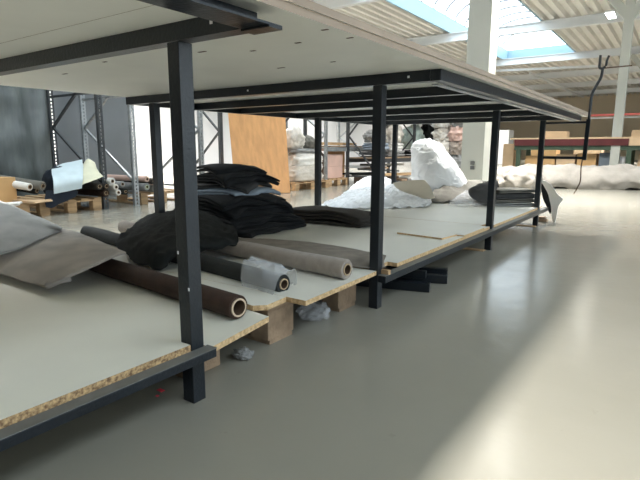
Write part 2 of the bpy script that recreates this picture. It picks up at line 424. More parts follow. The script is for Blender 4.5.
# ------------------------------------------------------------------ tables
PW = .05
def frame(name, label, y0, y1, posts, beams, near_ext, side):
    t = thing(name, label, 'table frame', (0, y0, 0))
    for y in posts:
        MB().box((-PW,y,0),(0,y+PW,1.0985)).build('post', STEEL, t, bevel=.002)
        MB().box((-1.75,y,0),(-1.75+PW,y+PW,1.0985)).build('post', STEEL, t, bevel=.002)
    for y in beams:   # C channels across, under the boards
        b = MB(); b.box((-1.97,y,1.1),(.238,y+.006,1.149)).box((-1.97,y+.006,1.1),(.238,y+.05,1.106)).box((-1.97,y+.006,1.143),(.238,y+.05,1.149)); b.build('cross_beam', STEEL, t)
    return t
# near table (most of it behind and left of the camera)
ta = frame('steel_table_frame', 'dark grey steel frame of the nearest table, its post and shelf rail in the foreground', -2.0, 1.05, (-1.2,1.0), (-1.2,-.1,1.0), 0, 0)
MB().box((.24,-2,1.1),(.246,1.056,1.149)).box((.246,-2,1.1),(.33,1.056,1.106)).build('edge_channel', STEEL, ta)
MB().box((.24,1.0,1.094),(.335,1.05,1.0995)).build('beam_tip', STEEL, ta)
MB().box((-2.0,-2,1.1),(-1.972,1.06,1.149)).build('edge_channel', STEEL, ta)
MB().box((.002,-2,.150),(.045,1.062,.178)).build('shelf_rail', STEEL, ta, bevel=.002)
MB().box((-1.95,-2,.135),(-1.9,1.0,.178)).build('shelf_rail', STEEL, ta)
MB().box((.002,-2,.1782),(.046,1.064,.1797)).build('rail_flange', DUSTY, ta)['label'] = 'dusty lighter grey top flange'
for y in (-1.2,-.1,1.0): MB().box((-1.69,y+.005,.135),(-.055,y+.045,.177)).build('shelf_bearer', STEEL, ta)
for x, z in ((-.046,.482),(-.004,.372)): MB().box((x,.9985,z),(x+.006,.9999,z+.010)).build('paint_chip', WHITEP, ta)
MB().box((.13,.9975,1.125),(.14,.9995,1.137)).build('bolt', WHITEP, ta)
# far table
tb = frame('steel_table_frame', 'dark steel frame of the long table beyond the loose boards, standing on three front posts', 2.2, 6.0, (2.2,4.09,5.73), (2.2,2.8,3.3,4.09,4.9,5.73), 0, 0)
MB().box((.24,2.2,1.1),(.29,6.02,1.149)).build('edge_channel', STEEL, tb, bevel=.002)
MB().box((.205,2.3,1.094),(.24,6.02,1.0995)).build('channel_lip', GALV, tb)  # pale steel stands in for light caught on the flange's underside
MB().box((-2.0,2.2,1.1),(-1.972,6.02,1.149)).build('edge_channel', STEEL, tb)
MB().box((.002,2.2,.142),(.045,6.0,.177)).build('shelf_rail', STEEL, tb, bevel=.002)
MB().box((-1.95,2.2,.13),(-1.9,6.0,.177)).build('shelf_rail', STEEL, tb)
MB().box((.002,2.198,.1772),(.046,6.0,.1785)).build('rail_flange', DUSTY, tb)['label'] = 'dusty lighter grey top flange'
for y in (2.2,4.09,5.73): MB().box((-1.69,y+.005,.13),(-.055,y+.045,.175)).build('shelf_bearer', STEEL, tb)
MB().box((.13,2.197,1.12),(.14,2.1995,1.13)).build('bolt', WHITEP, tb)
MB().box((-.86,2.197,1.12),(-.85,2.1995,1.13)).build('bolt', WHITEP, tb)

# boards of the top, two layers
def board(name, poly, z0, z1, label, top=MEL, edge=CHIP, group=None, cat='board'):
    o = MB().prism(poly, z0, z1, 0, 1).build(name, [top, edge]); return tag(o, label, cat, group)
def rect(x0,x1,y0,y1): return [(x0,y0),(x1,y0),(x1,y1),(x0,y1)]
G1 = 'lower boards of the tabletop'; G2 = 'upper boards of the tabletop'
board('tabletop_board', rect(-2.0,.32,-2,.86), 1.15,1.172,'lower tabletop board nearest the camera, resting on the front table frame', MELU, EDGE, G1)
board('tabletop_board', rect(-2.0,.32,.862,2.86), 1.15,1.172,'off-white underside board spanning from the nearest post to past the second post', MELU, EDGE, G1)
board('tabletop_board', rect(-2.0,.32,2.862,4.6), 1.15,1.172,'lower tabletop board above the middle of the long far table', MELU, EDGE, G1)
board('tabletop_board', rect(-2.0,.32,4.602,6.2), 1.15,1.172,'lower tabletop board at the far end of the long table', MELU, EDGE, G1)
board('tabletop_board', rect(-2.0,.325,-2,1.6), 1.1725,1.195,'upper tabletop board overhead, nearest the camera', MEL, EDGE, G2)
board('tabletop_board', rect(-2.0,.325,1.602,4.1), 1.1725,1.195,'upper tabletop board with brown edge against the skylight', MEL, EDGE, G2)
board('tabletop_board', rect(-2.0,.325,4.102,6.28), 1.1725,1.195,'upper tabletop board at the far end, reaching beyond the last post', MEL, EDGE, G2)

# screw holes and knocks on the underside
for n_, c in enumerate([(-0.287, 1.349, 1.149),(-0.119, 1.439, 1.149),(0.101, 1.419, 1.149),(-0.284, 1.799, 1.149),(0.282, 1.315, 1.149),(0.285, 1.451, 1.149),(-1.255, 1.365, 1.149),(-0.784, 1.275, 1.149),(-0.010, 1.797, 1.149)]):
    a_ = .012 if n_ % 3 else .02
    MB().box((c[0]-a_,c[1]-.005,1.1488),(c[0]+a_,c[1]+.005,1.1498)).build('knock_mark', RUST, bpy.data.objects['tabletop_board.001'])
# shelf boards
ZS = .2
board('shelf_board', rect(-1.95,-.0,-2,.996), .1785,ZS,'pale shelf board with chipped chipboard edge in the near foreground', MEL, CHIP, 'boards of the lower shelf')
board('shelf_board', [(-1.95,1.0),(-.055,1.0),(-.055,1.054),(.028,1.054),(-.022,1.392),(-.09,1.40),(-1.95,1.555)], .158,.1795,'narrow pale board just behind the nearest post, under the brown roll', MEL, CHIPL, 'boards of the lower shelf')
board('shelf_board', [(-1.95,1.562),(-.117,1.409),(-.078,1.447),(-.087,1.578),(-1.95,1.578)], .1785,ZS,'pale board lying over the pallet between brown and charcoal rolls', MEL2, CHIPL, 'boards of the lower shelf')
board('shelf_board', [(-1.95,1.5795),(.012,1.5795),(-.005,2.195),(-1.95,2.195)], .1785,ZS,'pale board carrying the taupe roll, its raw edge meeting the second post', MEL2, CHIPL, 'boards of the lower shelf')
MB_ = [(-1.95,2.262),(-.06,2.262),(-.06,2.42),(-.002,2.42),(-.002,4.04)]
board('shelf_board', MB_+[(-.075,4.04),(-.075,4.095),(-1.95,4.095)], .1785,ZS,'broad off-white shelf board of the far table between second and third posts', MEL2, CHIPL, 'boards of the lower shelf')
board('shelf_board', [(-1.95,4.1),(-.075,4.1),(-.075,4.16),(-.002,4.16),(-.002,5.70),(-.075,5.70),(-.075,5.80),(-.002,5.80),(-.03,6.0),(-1.95,6.0)], .1785,ZS,'off-white shelf board at the far end under the fabric stack', MEL2, CHIPL, 'boards of the lower shelf')
# loose pieces
board('wooden_strip', [(-0.435, 3.281, 0.200)[:2], (-0.077, 3.237, 0.200)[:2], (-0.053, 3.453, 0.200)[:2], (-0.406, 3.471, 0.200)[:2]], ZS+.001,ZS+.013,'thin pale wooden strip lying loose on the far shelf board', MEL2, CHIPL, None, 'strip')
board('wooden_strip', [(-.10,3.45),(.0,3.45),(.0,3.9),(-.10,3.9)], ZS+.001,ZS+.010,'small plywood piece on the shelf edge before the third post', MEL2, CHIPL, None, 'strip')
board('wooden_batten', [(-.13,2.235),(.04,2.235),(.04,2.262),(-.13,2.262)], .1785,.2,'short wooden batten tucked beside the second post', WOOD, WOOD, None, 'strip')

# ------------------------------------------------------------------ pallets
def make_pallet(w, d, h, m, label, group=None, nb=3, bw=.12):
    t = thing('wooden_pallet', label, 'pallet', (0,0,0), 0, group)
    bt = .018
    for i in range(5):
        y = -w/2 + .05 + (w-.1)*i/4
        MB().box((-d/2,y-.05,h-bt),(d/2,y+.05,h)).build('deck_board', m, t, bevel=.002)
    for x in (-d/2+.05, 0, d/2-.05):
        MB().box((x-.05,-w/2,h-2*bt),(x+.05,w/2,h-bt)).build('stringer_board', m, t)
        for y in ((-w/2+bw/2, 0, w/2-bw/2) if nb == 3 else (-w/2+bw/2, w/2-bw/2)): MB().box((x-.05,y-bw/2,bt),(x+.05,y+bw/2,h-2*bt)).build('block', m, t, bevel=.003)
    for y in ((-w/2+bw/2, 0, w/2-bw/2) if nb == 3 else (-w/2+bw/2, w/2-bw/2)): MB().box((-d/2,y-bw/2+.01,0),(d/2,y+bw/2-.01,bt)).build('bottom_board', m, t)
    return t
GP = 'wooden pallets'
pal = make_pallet(.8, 1.1, .165, WOOD, 'pale wooden pallet under the draped pale blue cloth at left', GP)
pal.location = (-5.58, 3.43, 0)
dup(pal, (-5.72, 4.94, 0), 0, 'wooden pallet under the small rolls behind the galvanised upright', GP)
dup(pal, (-5.6, 2.52, 0), 0, 'wooden pallet at the left edge beneath the cardboard box', GP)
ps2 = make_pallet(1.15, .5, .165, WOOD, '', GP); ps2.location = (-5.12,8.38,0); ps2['label'] =  'wooden pallet under the white cloth bundles right of the beech board'
dup(pal, (-5.55, 9.55, 0), 0, 'wooden pallet under the two pinkish boxes', GP)
pb = make_pallet(.70, 1.5, .178, WOODD, 'worn wooden pallet propping the loose shelf boards, its chewed end blocks showing', GP, 2, .17)
pb.location = (-.88, 1.86, 0)
tag(MB().box((-.28,1.10,0),(-.15,1.26,.157)).build('wooden_block', WOODD, bevel=.004), 'brown timber block under the boards right behind the nearest post', 'block')

# bits under the boards
def film_scrap(name, c, r, seed, label, m=CLEAR):
    return lump(name, c, r, m, seed, label, 'plastic', None, amp=.5, freq=2.6, sub=4)
film_scrap('plastic_scrap', (-.18,1.90,.001), (.07,.06,.04), 3, 'crumpled clear plastic under the board between the pallet ends')
film_scrap('plastic_scrap', (-.32,2.12,.001), (.09,.05,.04), 5, 'crumpled plastic in front of the second post under the boards', FILMD)
lump('rag', (-.30,1.30,.001), (.07,.05,.035), CHAR, 8, 'small dark rag on the floor behind the nearest post', 'cloth', amp=.4)
lump('paper_scrap', (-.13,1.36,.001), (.04,.03,.018), GREYC, 9, 'small grey torn scrap beside the worn pallet block', 'scrap', amp=.5)
tag(MB().box((-.175,.99,.0005),(-.150,1.005,.002)).build('paper_scrap', REDLBL), 'tiny red scrap on the floor beside the foot of the nearest post', 'scrap')
tag(MB().box((-.145,.962,.0005),(-.134,.97,.002)).build('paper_scrap', REDLBL), 'tinier red speck on the floor nearer the camera', 'scrap')
for i, (a, b, r_, l) in enumerate([((-.75,2.42),(.09,2.66),0,'dark steel tube on the floor under the far table, nearest of three'),((-.75,2.56),(.10,2.90),0,'dark steel tube on the floor under the far table, middle of three'),((-.8,2.78),(.04,3.06),0,'dark steel tube on the floor under the far table, farthest of three')]):
    b_ = MB(); b_.bar((a[0],a[1],.026),(b[0],b[1],.026),.05,.05); tag(b_.build('steel_tube', STEEL, bevel=.003), l, 'tube', 'spare steel tubes under the table')
tag(MB().bar((-.7,2.52,.076),(.03,2.74,.076),.045,.045).build('steel_tube', STEEL, bevel=.003), 'dark steel tube lying on top of the other tubes', 'tube', 'spare steel tubes under the table')
def plate(px, l): 
    tag(MB().box((px[0]-.11,px[1]-.03,.0005),(px[0]+.10,px[1]+.035,.007)).build('wooden_shim', WOOD), l, 'shim')
plate((-.13,4.03), 'thin wooden shim on the floor in front of the third post')
plate((-.10,5.66), 'thin wooden shim on the floor in front of the last post')
tag(MB().box((-.11,6.08,.0005),(.02,6.16,.03)).box((-.10,6.09,.031),(.0,6.17,.055)).build('wooden_block', WOODD), 'small wooden block on the floor under the hanging white cloth', 'block')

# ------------------------------------------------------------------ rolls on the shelf
GR = 'fabric rolls on the near shelf'
roll('fabric_roll', (-1.36,1.43,.226), (-.088,1.300,.226), .045, .035, BROWN, TUBEW, 'dark brown fabric roll, its pale tube end pointing at the nearest post', GR, 1)
roll('fabric_roll', (-2.08,1.885,.243), (-.15,1.639,.243-.012), .041, .024, GREENC, TUBE, 'charcoal green fabric roll with clear film bunched round its open end', GR, 2)
roll('fabric_roll', (-2.05,2.15,.248), (-.035,1.965,.248), .046, .028, BEIGE, TUBE, 'taupe felt fabric roll ending at the second post', GR, 3)
# film around green roll end
sheet('plastic_wrap', [[(-.36,1.60,.196),(-.36,1.60,.29),(-.36,1.69,.305),(-.36,1.74,.22)],[(-.26,1.585,.194),(-.26,1.58,.29),(-.26,1.67,.30),(-.26,1.73,.215)],[(-.19,1.57,.192),(-.18,1.575,.285),(-.18,1.67,.292),(-.18,1.72,.21)],[(-.14,1.56,.195),(-.12,1.58,.27),(-.12,1.67,.285),(-.13,1.71,.215)]], CLEAR, .0008, 50, 30, .022, 17, 4, ridged=True)
tag(bpy.data.objects['plastic_wrap'], 'crumpled clear film bunched on the end of the charcoal roll', 'plastic')

# thick carpet at left
ca = thing('folded_carpet', 'thick grey-beige carpet folded over on the near shelf at left', 'carpet', (-1.3,1.3,.2))
sheet('carpet_flap', [[(-1.809, 1.032, 0.210),(-1.383, 1.041, 0.212),(-1.147, 1.043, 0.214),(-0.957, 1.040, 0.218)],[(-1.872, 1.058, 0.240),(-1.475, 1.084, 0.250),(-1.239, 1.160, 0.272),(-0.907, 1.175, 0.268)],[(-1.882, 1.065, 0.270),(-1.575, 1.130, 0.285),(-1.516, 1.354, 0.315),(-0.924, 1.365, 0.305)],[(-2.149, 1.162, 0.270),(-1.944, 1.288, 0.285),(-1.840, 1.581, 0.315),(-0.956, 1.428, 0.300)]], CARPET, .011, 40, 30, .006, 6, 1, ca, zmin=.203)
sheet('carpet_fold', [[(-1.501, 0.927, 0.280),(-1.443, 1.075, 0.300),(-1.473, 1.231, 0.322),(-1.648, 1.481, 0.340)],[(-1.579, 0.965, 0.370),(-1.613, 1.155, 0.370),(-1.622, 1.307, 0.365),(-1.617, 1.471, 0.350)],[(-2.628, 1.361, 0.500),(-2.138, 1.389, 0.470),(-1.820, 1.407, 0.420),(-1.589, 1.456, 0.360)],[(-3.435, 1.651, 0.460),(-2.682, 1.618, 0.430),(-2.240, 1.604, 0.380),(-1.812, 1.580, 0.330)]], CARPET2, .011, 40, 30, .005, 6, 2, ca)
MB().tube([(-0.960, 1.046, 0.225),(-0.996, 1.112, 0.227),(-0.989, 1.163, 0.229)], .0145, 12).build('rolled_edge', CARPET, ca, smooth=True)

# charcoal cloth over the rolls
cc = sheet('draped_cloth', [
 [(-1.367, 1.630, 0.262),(-1.039, 1.561, 0.215),(-0.863, 1.567, 0.212),(-0.953, 1.723, 0.240),(-0.835, 1.819, 0.260),(-0.785, 2.002, 0.270)],
 [(-1.428, 1.711, 0.290),(-1.080, 1.627, 0.300),(-0.928, 1.636, 0.300),(-0.847, 1.697, 0.310),(-0.815, 1.825, 0.310),(-0.836, 2.071, 0.300)],
 [(-1.526, 1.832, 0.300),(-1.350, 1.861, 0.325),(-1.161, 1.843, 0.345),(-1.036, 1.895, 0.350),(-1.007, 2.034, 0.335),(-1.120, 2.327, 0.300)],
 [(-1.756, 2.050, 0.290),(-1.716, 2.135, 0.345),(-1.577, 2.192, 0.370),(-1.524, 2.318, 0.375),(-1.354, 2.324, 0.360),(-1.261, 2.359, 0.310)],
 [(-2.148, 2.341, 0.220),(-2.146, 2.468, 0.260),(-2.143, 2.660, 0.280),(-2.130, 2.836, 0.280),(-1.887, 2.790, 0.270),(-1.702, 2.763, 0.240)]],
 CHAR, .007, 80, 60, .024, 7, 6, zmin=.206, ridged=True)
tag(cc, 'charcoal cloth draped loosely over the three rolls behind the nearest post', 'cloth')

# flat taupe cloth behind the beige roll
tc_ = sheet('flat_cloth', [
 [(-1.043, 2.229, 0.206),(-0.730, 2.224, 0.206),(-0.338, 2.176, 0.206),(-0.084, 2.187, 0.206),(0.011, 2.256, 0.206)],
 [(-1.195, 2.318, 0.215),(-0.763, 2.309, 0.225),(-0.410, 2.279, 0.235),(-0.171, 2.313, 0.225),(-0.041, 2.341, 0.215)],
 [(-1.282, 2.413, 0.206),(-0.943, 2.523, 0.212),(-0.596, 2.545, 0.220),(-0.267, 2.498, 0.222),(-0.075, 2.429, 0.228)]],
 TAUPE, .004, 50, 24, .005, 7, 3, zmin=.203)
tag(tc_, 'flat taupe cloth lying behind the taupe roll, edge curling by the second post', 'cloth')

# black stack
random.seed(11)
z = ZS+.002; items = []
spec = [(.86,.66,3,BLACK,'black'),(.80,.66,3,BLACK,'black'),(.74,.62,3,BLACK,'black'),(.66,.60,3,BLACK,'black'),(.56,.56,2,BLUEG,'blue'),(.52,.52,2,MIDG,'grey'),(.55,.5,3,BLACK,'black'),(.46,.46,2,BLACK,'black')]
lb = ['widest black folded cloth at the bottom of the dark stack behind the first post','black folded cloth, second from the bottom of the dark stack','black folded cloth, third from the bottom of the dark stack','black folded cloth just beneath the blue-grey one in the dark stack','blue-grey folded cloth showing its pale edge in the dark stack','mid grey folded cloth on top of the blue-grey one','black folded cloth near the top of the dark stack','topmost black folded cloth of the dark stack']
for i, (L, W, n, m, nm) in enumerate(spec):
    t = .0175 if nm == 'black' else .016
    off = (random.uniform(-.03,.03)-.02*i*.6, random.uniform(-.03,.03)+.012*i)
    folded('folded_cloth', (-1.60+off[0]-.006*i, 2.84+off[1], z), L, W, t, n, math.radians(-8+random.uniform(-8,8)+ (3*i if nm!='black' else 0)), m, i+1, lb[i], 'cloth', 'folded cloths in the dark stack', amp=.016, warp=(.28,.45), edge=.09)
    z += n*t*1.12 + .010

folded('folded_cloth', (-1.22,3.50,ZS+.003), .86, .36, .024, 4, math.radians(3), DBROWN, 21, 'dark brown cloth folded into a thick slab on the far shelf', 'cloth', amp=.024, warp=(.35,.46), edge=.10)
board('cardboard_sheet', [(-1.451, 3.153, 0.200)[:2], (-1.202, 3.134, 0.200)[:2], (-1.282, 3.348, 0.200)[:2], (-1.589, 3.426, 0.200)[:2]], ZS+.0005,ZS+.002,'small piece of cardboard beside the dark brown folded cloth', CARDL, CARDL, None, 'cardboard')

# ------------------------------------------------------------------ plastic and cloth at the far end of the shelf
ps = sheet('plastic_sheet', [
 [(-1.923, 4.396, 0.206),(-1.544, 4.334, 0.206),(-1.300, 4.515, 0.206),(-1.094, 4.779, 0.206),(-0.923, 5.021, 0.206)],
 [(-1.952, 4.589, 0.220),(-1.781, 4.768, 0.260),(-1.559, 4.979, 0.290),(-1.238, 5.070, 0.290),(-1.084, 5.421, 0.250)],
 [(-2.058, 4.928, 0.220),(-2.186, 5.609, 0.300),(-2.086, 6.008, 0.360),(-1.464, 5.535, 0.350),(-1.453, 6.093, 0.330)],
 [(-2.255, 5.387, 0.210),(-2.598, 6.459, 0.360),(-2.513, 6.848, 0.390),(-1.874, 6.172, 0.360),(-1.681, 6.447, 0.340)],
 [(-2.323, 5.565, 0.206),(-3.008, 7.160, 0.280),(-2.877, 7.524, 0.300),(-2.324, 7.081, 0.280),(-1.874, 6.884, 0.280)]],
 FILM, .0015, 130, 90, .034, 8, 2, zmin=.204, ridged=True)
tag(ps, 'large crumpled white plastic sheet heaped on the far shelf behind the second post', 'plastic')
bs = sheet('folded_sheet', [
 [(-1.454, 5.199, 0.427),(-1.295, 5.254, 0.453),(-1.100, 5.271, 0.470)],
 [(-1.314, 5.097, 0.361),(-1.137, 5.101, 0.380),(-0.987, 5.150, 0.405)],
 [(-1.006, 5.048, 0.283),(-0.943, 5.032, 0.288),(-0.892, 5.069, 0.299)]], mat('cream_foam', (.62,.57,.47), .8, 0, .1, 6), .008, 20, 20, .006, 5, 5)
tag(bs, 'cream foam sheet folded down over the plastic heap', 'sheet')
# film-wrapped bale leaning behind the table end
fb = sheet('wrapped_bale', [
 [(-1.612, 6.112, 0.283),(-1.411, 6.003, 0.274),(-1.254, 6.108, 0.250),(-1.125, 6.321, 0.242),(-1.070, 6.610, 0.251)],
 [(-1.714, 6.219, 0.535),(-1.458, 6.086, 0.520),(-1.265, 6.143, 0.448),(-1.116, 6.352, 0.356),(-1.075, 6.617, 0.303)],
 [(-1.782, 6.346, 0.767),(-1.535, 6.207, 0.757),(-1.318, 6.217, 0.670),(-1.172, 6.409, 0.517),(-1.111, 6.670, 0.378)],
 [(-1.804, 6.478, 0.874),(-1.623, 6.427, 0.912),(-1.458, 6.472, 0.873),(-1.304, 6.597, 0.665),(-1.185, 6.755, 0.438)],
 [(-1.919, 6.829, 0.864),(-1.798, 6.862, 0.906),(-1.665, 6.943, 0.850),(-1.492, 7.019, 0.642),(-1.317, 7.090, 0.405)]],
 FILMD, .002, 90, 80, .045, 6, 7, ridged=True)
tag(fb, 'tall bundle under milky plastic film leaning in front of the thick column', 'bundle')
lump('wrapped_bundle', ((-1.511, 6.672, 0.253)[0], (-1.511, 6.672, 0.253)[1], .001), (.22,.22,.28), OFFW, 14, 'pale cloth bundle inside the milky plastic film', 'bundle', amp=.15, sub=3)

f1 = sheet('crumpled_sheet', [
 [(-1.097, 5.371, 0.208),(-0.942, 5.487, 0.208),(-0.787, 5.602, 0.208),(-0.623, 5.725, 0.208)],
 [(-1.244, 5.828, 0.270),(-1.140, 6.042, 0.310),(-1.035, 6.281, 0.300),(-0.861, 6.297, 0.270)],
 [(-1.292, 6.127, 0.310),(-1.244, 6.408, 0.360),(-1.187, 6.771, 0.370),(-1.020, 7.101, 0.360)],
 [(-1.447, 6.765, 0.250),(-1.518, 7.335, 0.270),(-1.546, 7.979, 0.280),(-1.241, 7.917, 0.280)]], OLIVE, .006, 50, 36, .03, 5, 8, zmin=.205, ridged=True)
tag(f1, 'olive grey crumpled foil sheet on the shelf left of the third post', 'sheet')
f2 = sheet('plastic_sheet', [
 [(-0.875, 5.404, 0.208),(-0.696, 5.286, 0.208),(-0.566, 5.383, 0.208),(-0.485, 5.567, 0.208)],
 [(-0.908, 5.703, 0.250),(-0.842, 5.843, 0.290),(-0.643, 5.637, 0.270),(-0.536, 5.659, 0.230)],
 [(-0.919, 5.958, 0.290),(-0.910, 6.137, 0.315),(-0.757, 5.907, 0.290),(-0.613, 5.757, 0.240)]], CLEAR, .001, 50, 36, .02, 8, 9, zmin=.206, ridged=True)
tag(f2, 'clear plastic sheet peaked up over the olive grey foil', 'plastic')
f3 = sheet('folded_cloth', [
 [(-0.632, 5.435, 0.286),(-0.532, 5.435, 0.249),(-0.377, 5.483, 0.254)],
 [(-0.692, 5.534, 0.363),(-0.577, 5.554, 0.367),(-0.427, 5.663, 0.390)],
 [(-0.646, 5.762, 0.408),(-0.594, 5.806, 0.441),(-0.485, 5.885, 0.453)],
 [(-0.650, 5.930, 0.340),(-0.593, 5.971, 0.341),(-0.508, 6.031, 0.341)]], MIDG, .01, 40, 30, .014, 9, 10, ridged=True)
tag(f3, 'dark grey rumpled cloth pressed against the third post', 'cloth')
z = ZS+.002
FL = ['grey folded cloth at the bottom of the stack beside the last post','grey olive folded cloth, second in the stack beside the last post','dark grey folded cloth in the middle of the stack beside the last post','grey olive folded cloth on top of the stack beside the last post']
for i, (L, W, n, m) in enumerate([(.56,.48,2,GREYC),(.54,.46,2,OLIVE),(.50,.46,3,MIDG),(.46,.42,2,OLIVE)]):
    folded('folded_cloth', (-.40+.01*i, 5.82-.0*i, z), L, W, .014, n, math.radians(32+5*i), m, 40+i, FL[i], 'cloth', 'folded cloths beside the last post', amp=.012); z += n*.014*1.12+.010
wd = sheet('hanging_cloth', [
 [(-0.089, 6.120, 0.467),(-0.021, 6.100, 0.460),(0.037, 6.080, 0.430)],
 [(-0.046, 6.140, 0.401),(0.034, 6.120, 0.361),(0.113, 6.100, 0.322)],
 [(0.011, 6.160, 0.290),(0.090, 6.140, 0.262),(0.164, 6.120, 0.268)],
 [(0.042, 6.160, 0.157),(0.090, 6.140, 0.128),(0.130, 6.120, 0.189)],
 [(0.074, 6.160, 0.012),(0.099, 6.140, 0.005),(0.117, 6.120, 0.098)]], mat('bright_white_cloth', (.9,.89,.87), .8), .004, 24, 40, .012, 8, 12)
tag(wd, 'white cloth hanging down over the far end beside the last post', 'cloth')
dk = sheet('hanging_cloth', [
 [(-0.092, 6.200, 0.418),(-0.037, 6.200, 0.398),(0.009, 6.200, 0.355)],
 [(-0.075, 6.220, 0.281),(-0.020, 6.220, 0.261),(0.036, 6.220, 0.219)],
 [(0.001, 6.220, 0.125),(0.026, 6.220, 0.081),(0.045, 6.220, 0.106)]], BLACK, .004, 20, 30, .01, 8, 13)
tag(dk, 'black cloth hanging behind the white hanging cloth', 'cloth')

# ------------------------------------------------------------------ hook frame on the last post
hk = thing('hook_frame', 'black steel bracket frame with forked rod standing up beside the table end', 'bracket', (.0,5.75,.7))
MB().bar((.001,5.755,1.072),(.39,5.755,1.072),.02,.02).build('bracket_arm', STEEL, hk)
MB().bar((.001,5.755,.722),(.39,5.755,.722),.02,.026).build('bracket_arm', STEEL, hk)
MB().bar((.388,5.755,.70),(.395,5.755,1.10),.035,.035).build('bracket_post', STEEL, hk)
MB().tube(spline([(.397,5.755,1.08),(.40,5.755,1.22),(.405,5.755,1.34),(.44,5.755,1.43),(.47,5.755,1.50),(.475,5.755,1.58)], 20), .013, 10).build('bent_rod', STEEL, hk, smooth=True)
MB().tube(spline([(.475,5.755,1.575),(.448,5.755,1.585),(.446,5.755,1.64),(.446,5.755,1.70)], 12), .012, 8).build('fork', STEEL, hk, smooth=True)
MB().tube(spline([(.475,5.755,1.575),(.50,5.755,1.60),(.505,5.755,1.65),(.52,5.755,1.69)], 12), .011, 8).build('fork', STEEL, hk, smooth=True)
MB().tube([(.475,5.755,1.577),(.72,5.755,1.582)], .006, 8).build('side_rod', RUST, hk)
MB().tube(spline([(.375,5.735,.705),(.37,5.735,.62),(.375,5.735,.50),(.355,5.735,.43),(.325,5.735,.36)], 16), .006, 6).build('hanging_strap', RUST, hk, smooth=True)

# ------------------------------------------------------------------ racks along the left aisle
def ladder(b, x0, y0, z0, z1, w=.075, d=.05, pitch=.05, side=1):
    """perforated upright: front face with real slots, two flanges"""
    b.box((x0-.003,y0,z0),(x0,y0+w*.36,z1)); b.box((x0-.003,y0+w*.64,z0),(x0,y0+w,z1))
    z = z0
    while z < z1-.03:
        b.box((x0-.003,y0+w*.36,z),(x0,y0+w*.64,z+pitch*.45)); z += pitch
    b.box((x0-d,y0,z0),(x0-.003,y0+.003,z1)); b.box((x0-d,y0+w-.003,z0),(x0-.003,y0+w,z1))
def make_frame(t, y, m, zt=2.6, xf=-5.06, xr=-6.25, flip=False):
    for x in (xf, xr):
        b = MB(); ladder(b, x, y, 0, zt); b.build('upright', m, t)
    b = MB(); zz = .35; s = flip
    while zz < zt-.6:
        A = (xf-.05, y+.035, zz if not s else zz+.75); B = (xr, y+.035, zz+.75 if not s else zz)
        b.bar(A, B, .03, .03); zz += .75; s = not s
    b.bar((xf-.05,y+.035,.2),(xr,y+.035,.2),.03,.03); b.bar((xf-.05,y+.035,1.52),(xr,y+.035,1.52),.03,.03); b.build('brace', m, t)
def rack(label, ys, m, levels, xf=-5.06, xr=-6.25, flip=False):
    t = thing('pallet_rack', label, 'rack', (xf, ys[0], 0), 0, 'racks along the left aisle')
    for i, y in enumerate(ys): make_frame(t, y, m, 2.6, xf, xr, flip if i % 2 == 0 else not flip)
    for z in levels:
        for a, b in zip(ys[:-1], ys[1:]):
            for x in (xf-.025, xr-.025): MB().bar((x,a+.076,z),(x,b-.001,z),.04,.09).build('rack_beam', m, t)
    return t
rack('dark steel rack at far left behind the carpet', (1.2,3.88), GALVD, (2.0,), flip=True)
rack('galvanised steel rack whose perforated upright stands right of the cream cloth', (4.36,5.6), GALV, (2.0,))
rack('dark slim steel rack in front of the bright white wall', (5.62,6.0), GALVD, (), -5.3, -6.4) if False else None
rack('dark perforated rack behind the beech board', (6.46,8.96), GALVD, (1.9,), -5.5, -6.4, True)  # backlit shade put into the dark steel colour
rk1 = rack('steel rack beside the pinkish boxes', (9.05,11.2), GALV, (.80,1.9), -5.02, -6.1, True)
rk2 = rack('dark rack holding films and folded cloth behind the plastic heap', (9.9,11.9,14.0), GALVD, (.55,1.62), -4.3, -5.0)
# panels closing the racks at left
tag(sheet('film_curtain', [[(-6.9,1.2,.02),(-6.75,2.6,.02),(-6.70,4.1,.02)],[(-6.9,1.2,1.0),(-6.78,2.6,1.0),(-6.70,4.1,1.0)],[(-6.9,1.2,2.3),(-6.75,2.6,2.3),(-6.70,4.1,2.3)]], DARKGL, .006, 60, 20, .05, 2.2, 3), 'dark glossy film curtain hanging behind the rack at far left', 'curtain')
tag(MB().box((-6.60,4.12,0),(-6.56,4.85,2.3)).build('grey_panel', PANELG), 'grey panel standing behind the left rack, narrower one', 'panel', 'grey panels')
tag(MB().box((-6.60,4.87,0),(-6.56,5.40,2.3)).build('grey_panel', PANELG), 'grey panel standing behind the perforated upright, wider one', 'panel', 'grey panels')

# left pallet goods
tag(MB().box((-.3,-.25,0),(.3,.25,.30)).build('cardboard_box', CARD, bevel=.004), 'orange-brown cardboard box on a pallet at the far left edge', 'box').location = (-5.45,2.56,.167)
bpy.data.objects['cardboard_box'].rotation_euler = (0,0,math.radians(12))
GL = 'fabric rolls on the left pallets'
def lroll(ep, a, R, rc, m, mt, label, seed, L=.95):
    B = Vector(ep); A = B + Vector(a).normalized()*L
    roll('fabric_roll', A, B, R, rc, m, mt, label, GL, seed, wob=.004)
dirL = (-.8,-.30,.10)
lroll((-5.020, 2.934, 0.355), dirL, .044, .028, WHITEC, TUBE, 'white fabric roll end beside the cardboard box at left', 4, .45)
lroll((-5.000, 3.074, 0.359), dirL, .052, .026, OLIVE, TUBE, 'larger grey fabric roll end, right neighbour of the white roll', 5, 1.1)
lroll((-5.100, 3.048, 0.297), dirL, .040, .022, CHAR, TUBE, 'thin dark roll wedged beneath the grey and white rolls', 6, .8)
tag(folded('cardboard_flap', (-5.15,2.95,.168), .5, .25, .008, 3, .3, CARDL, 5), 'flattened brown cardboard under the rolls at left', 'cardboard')
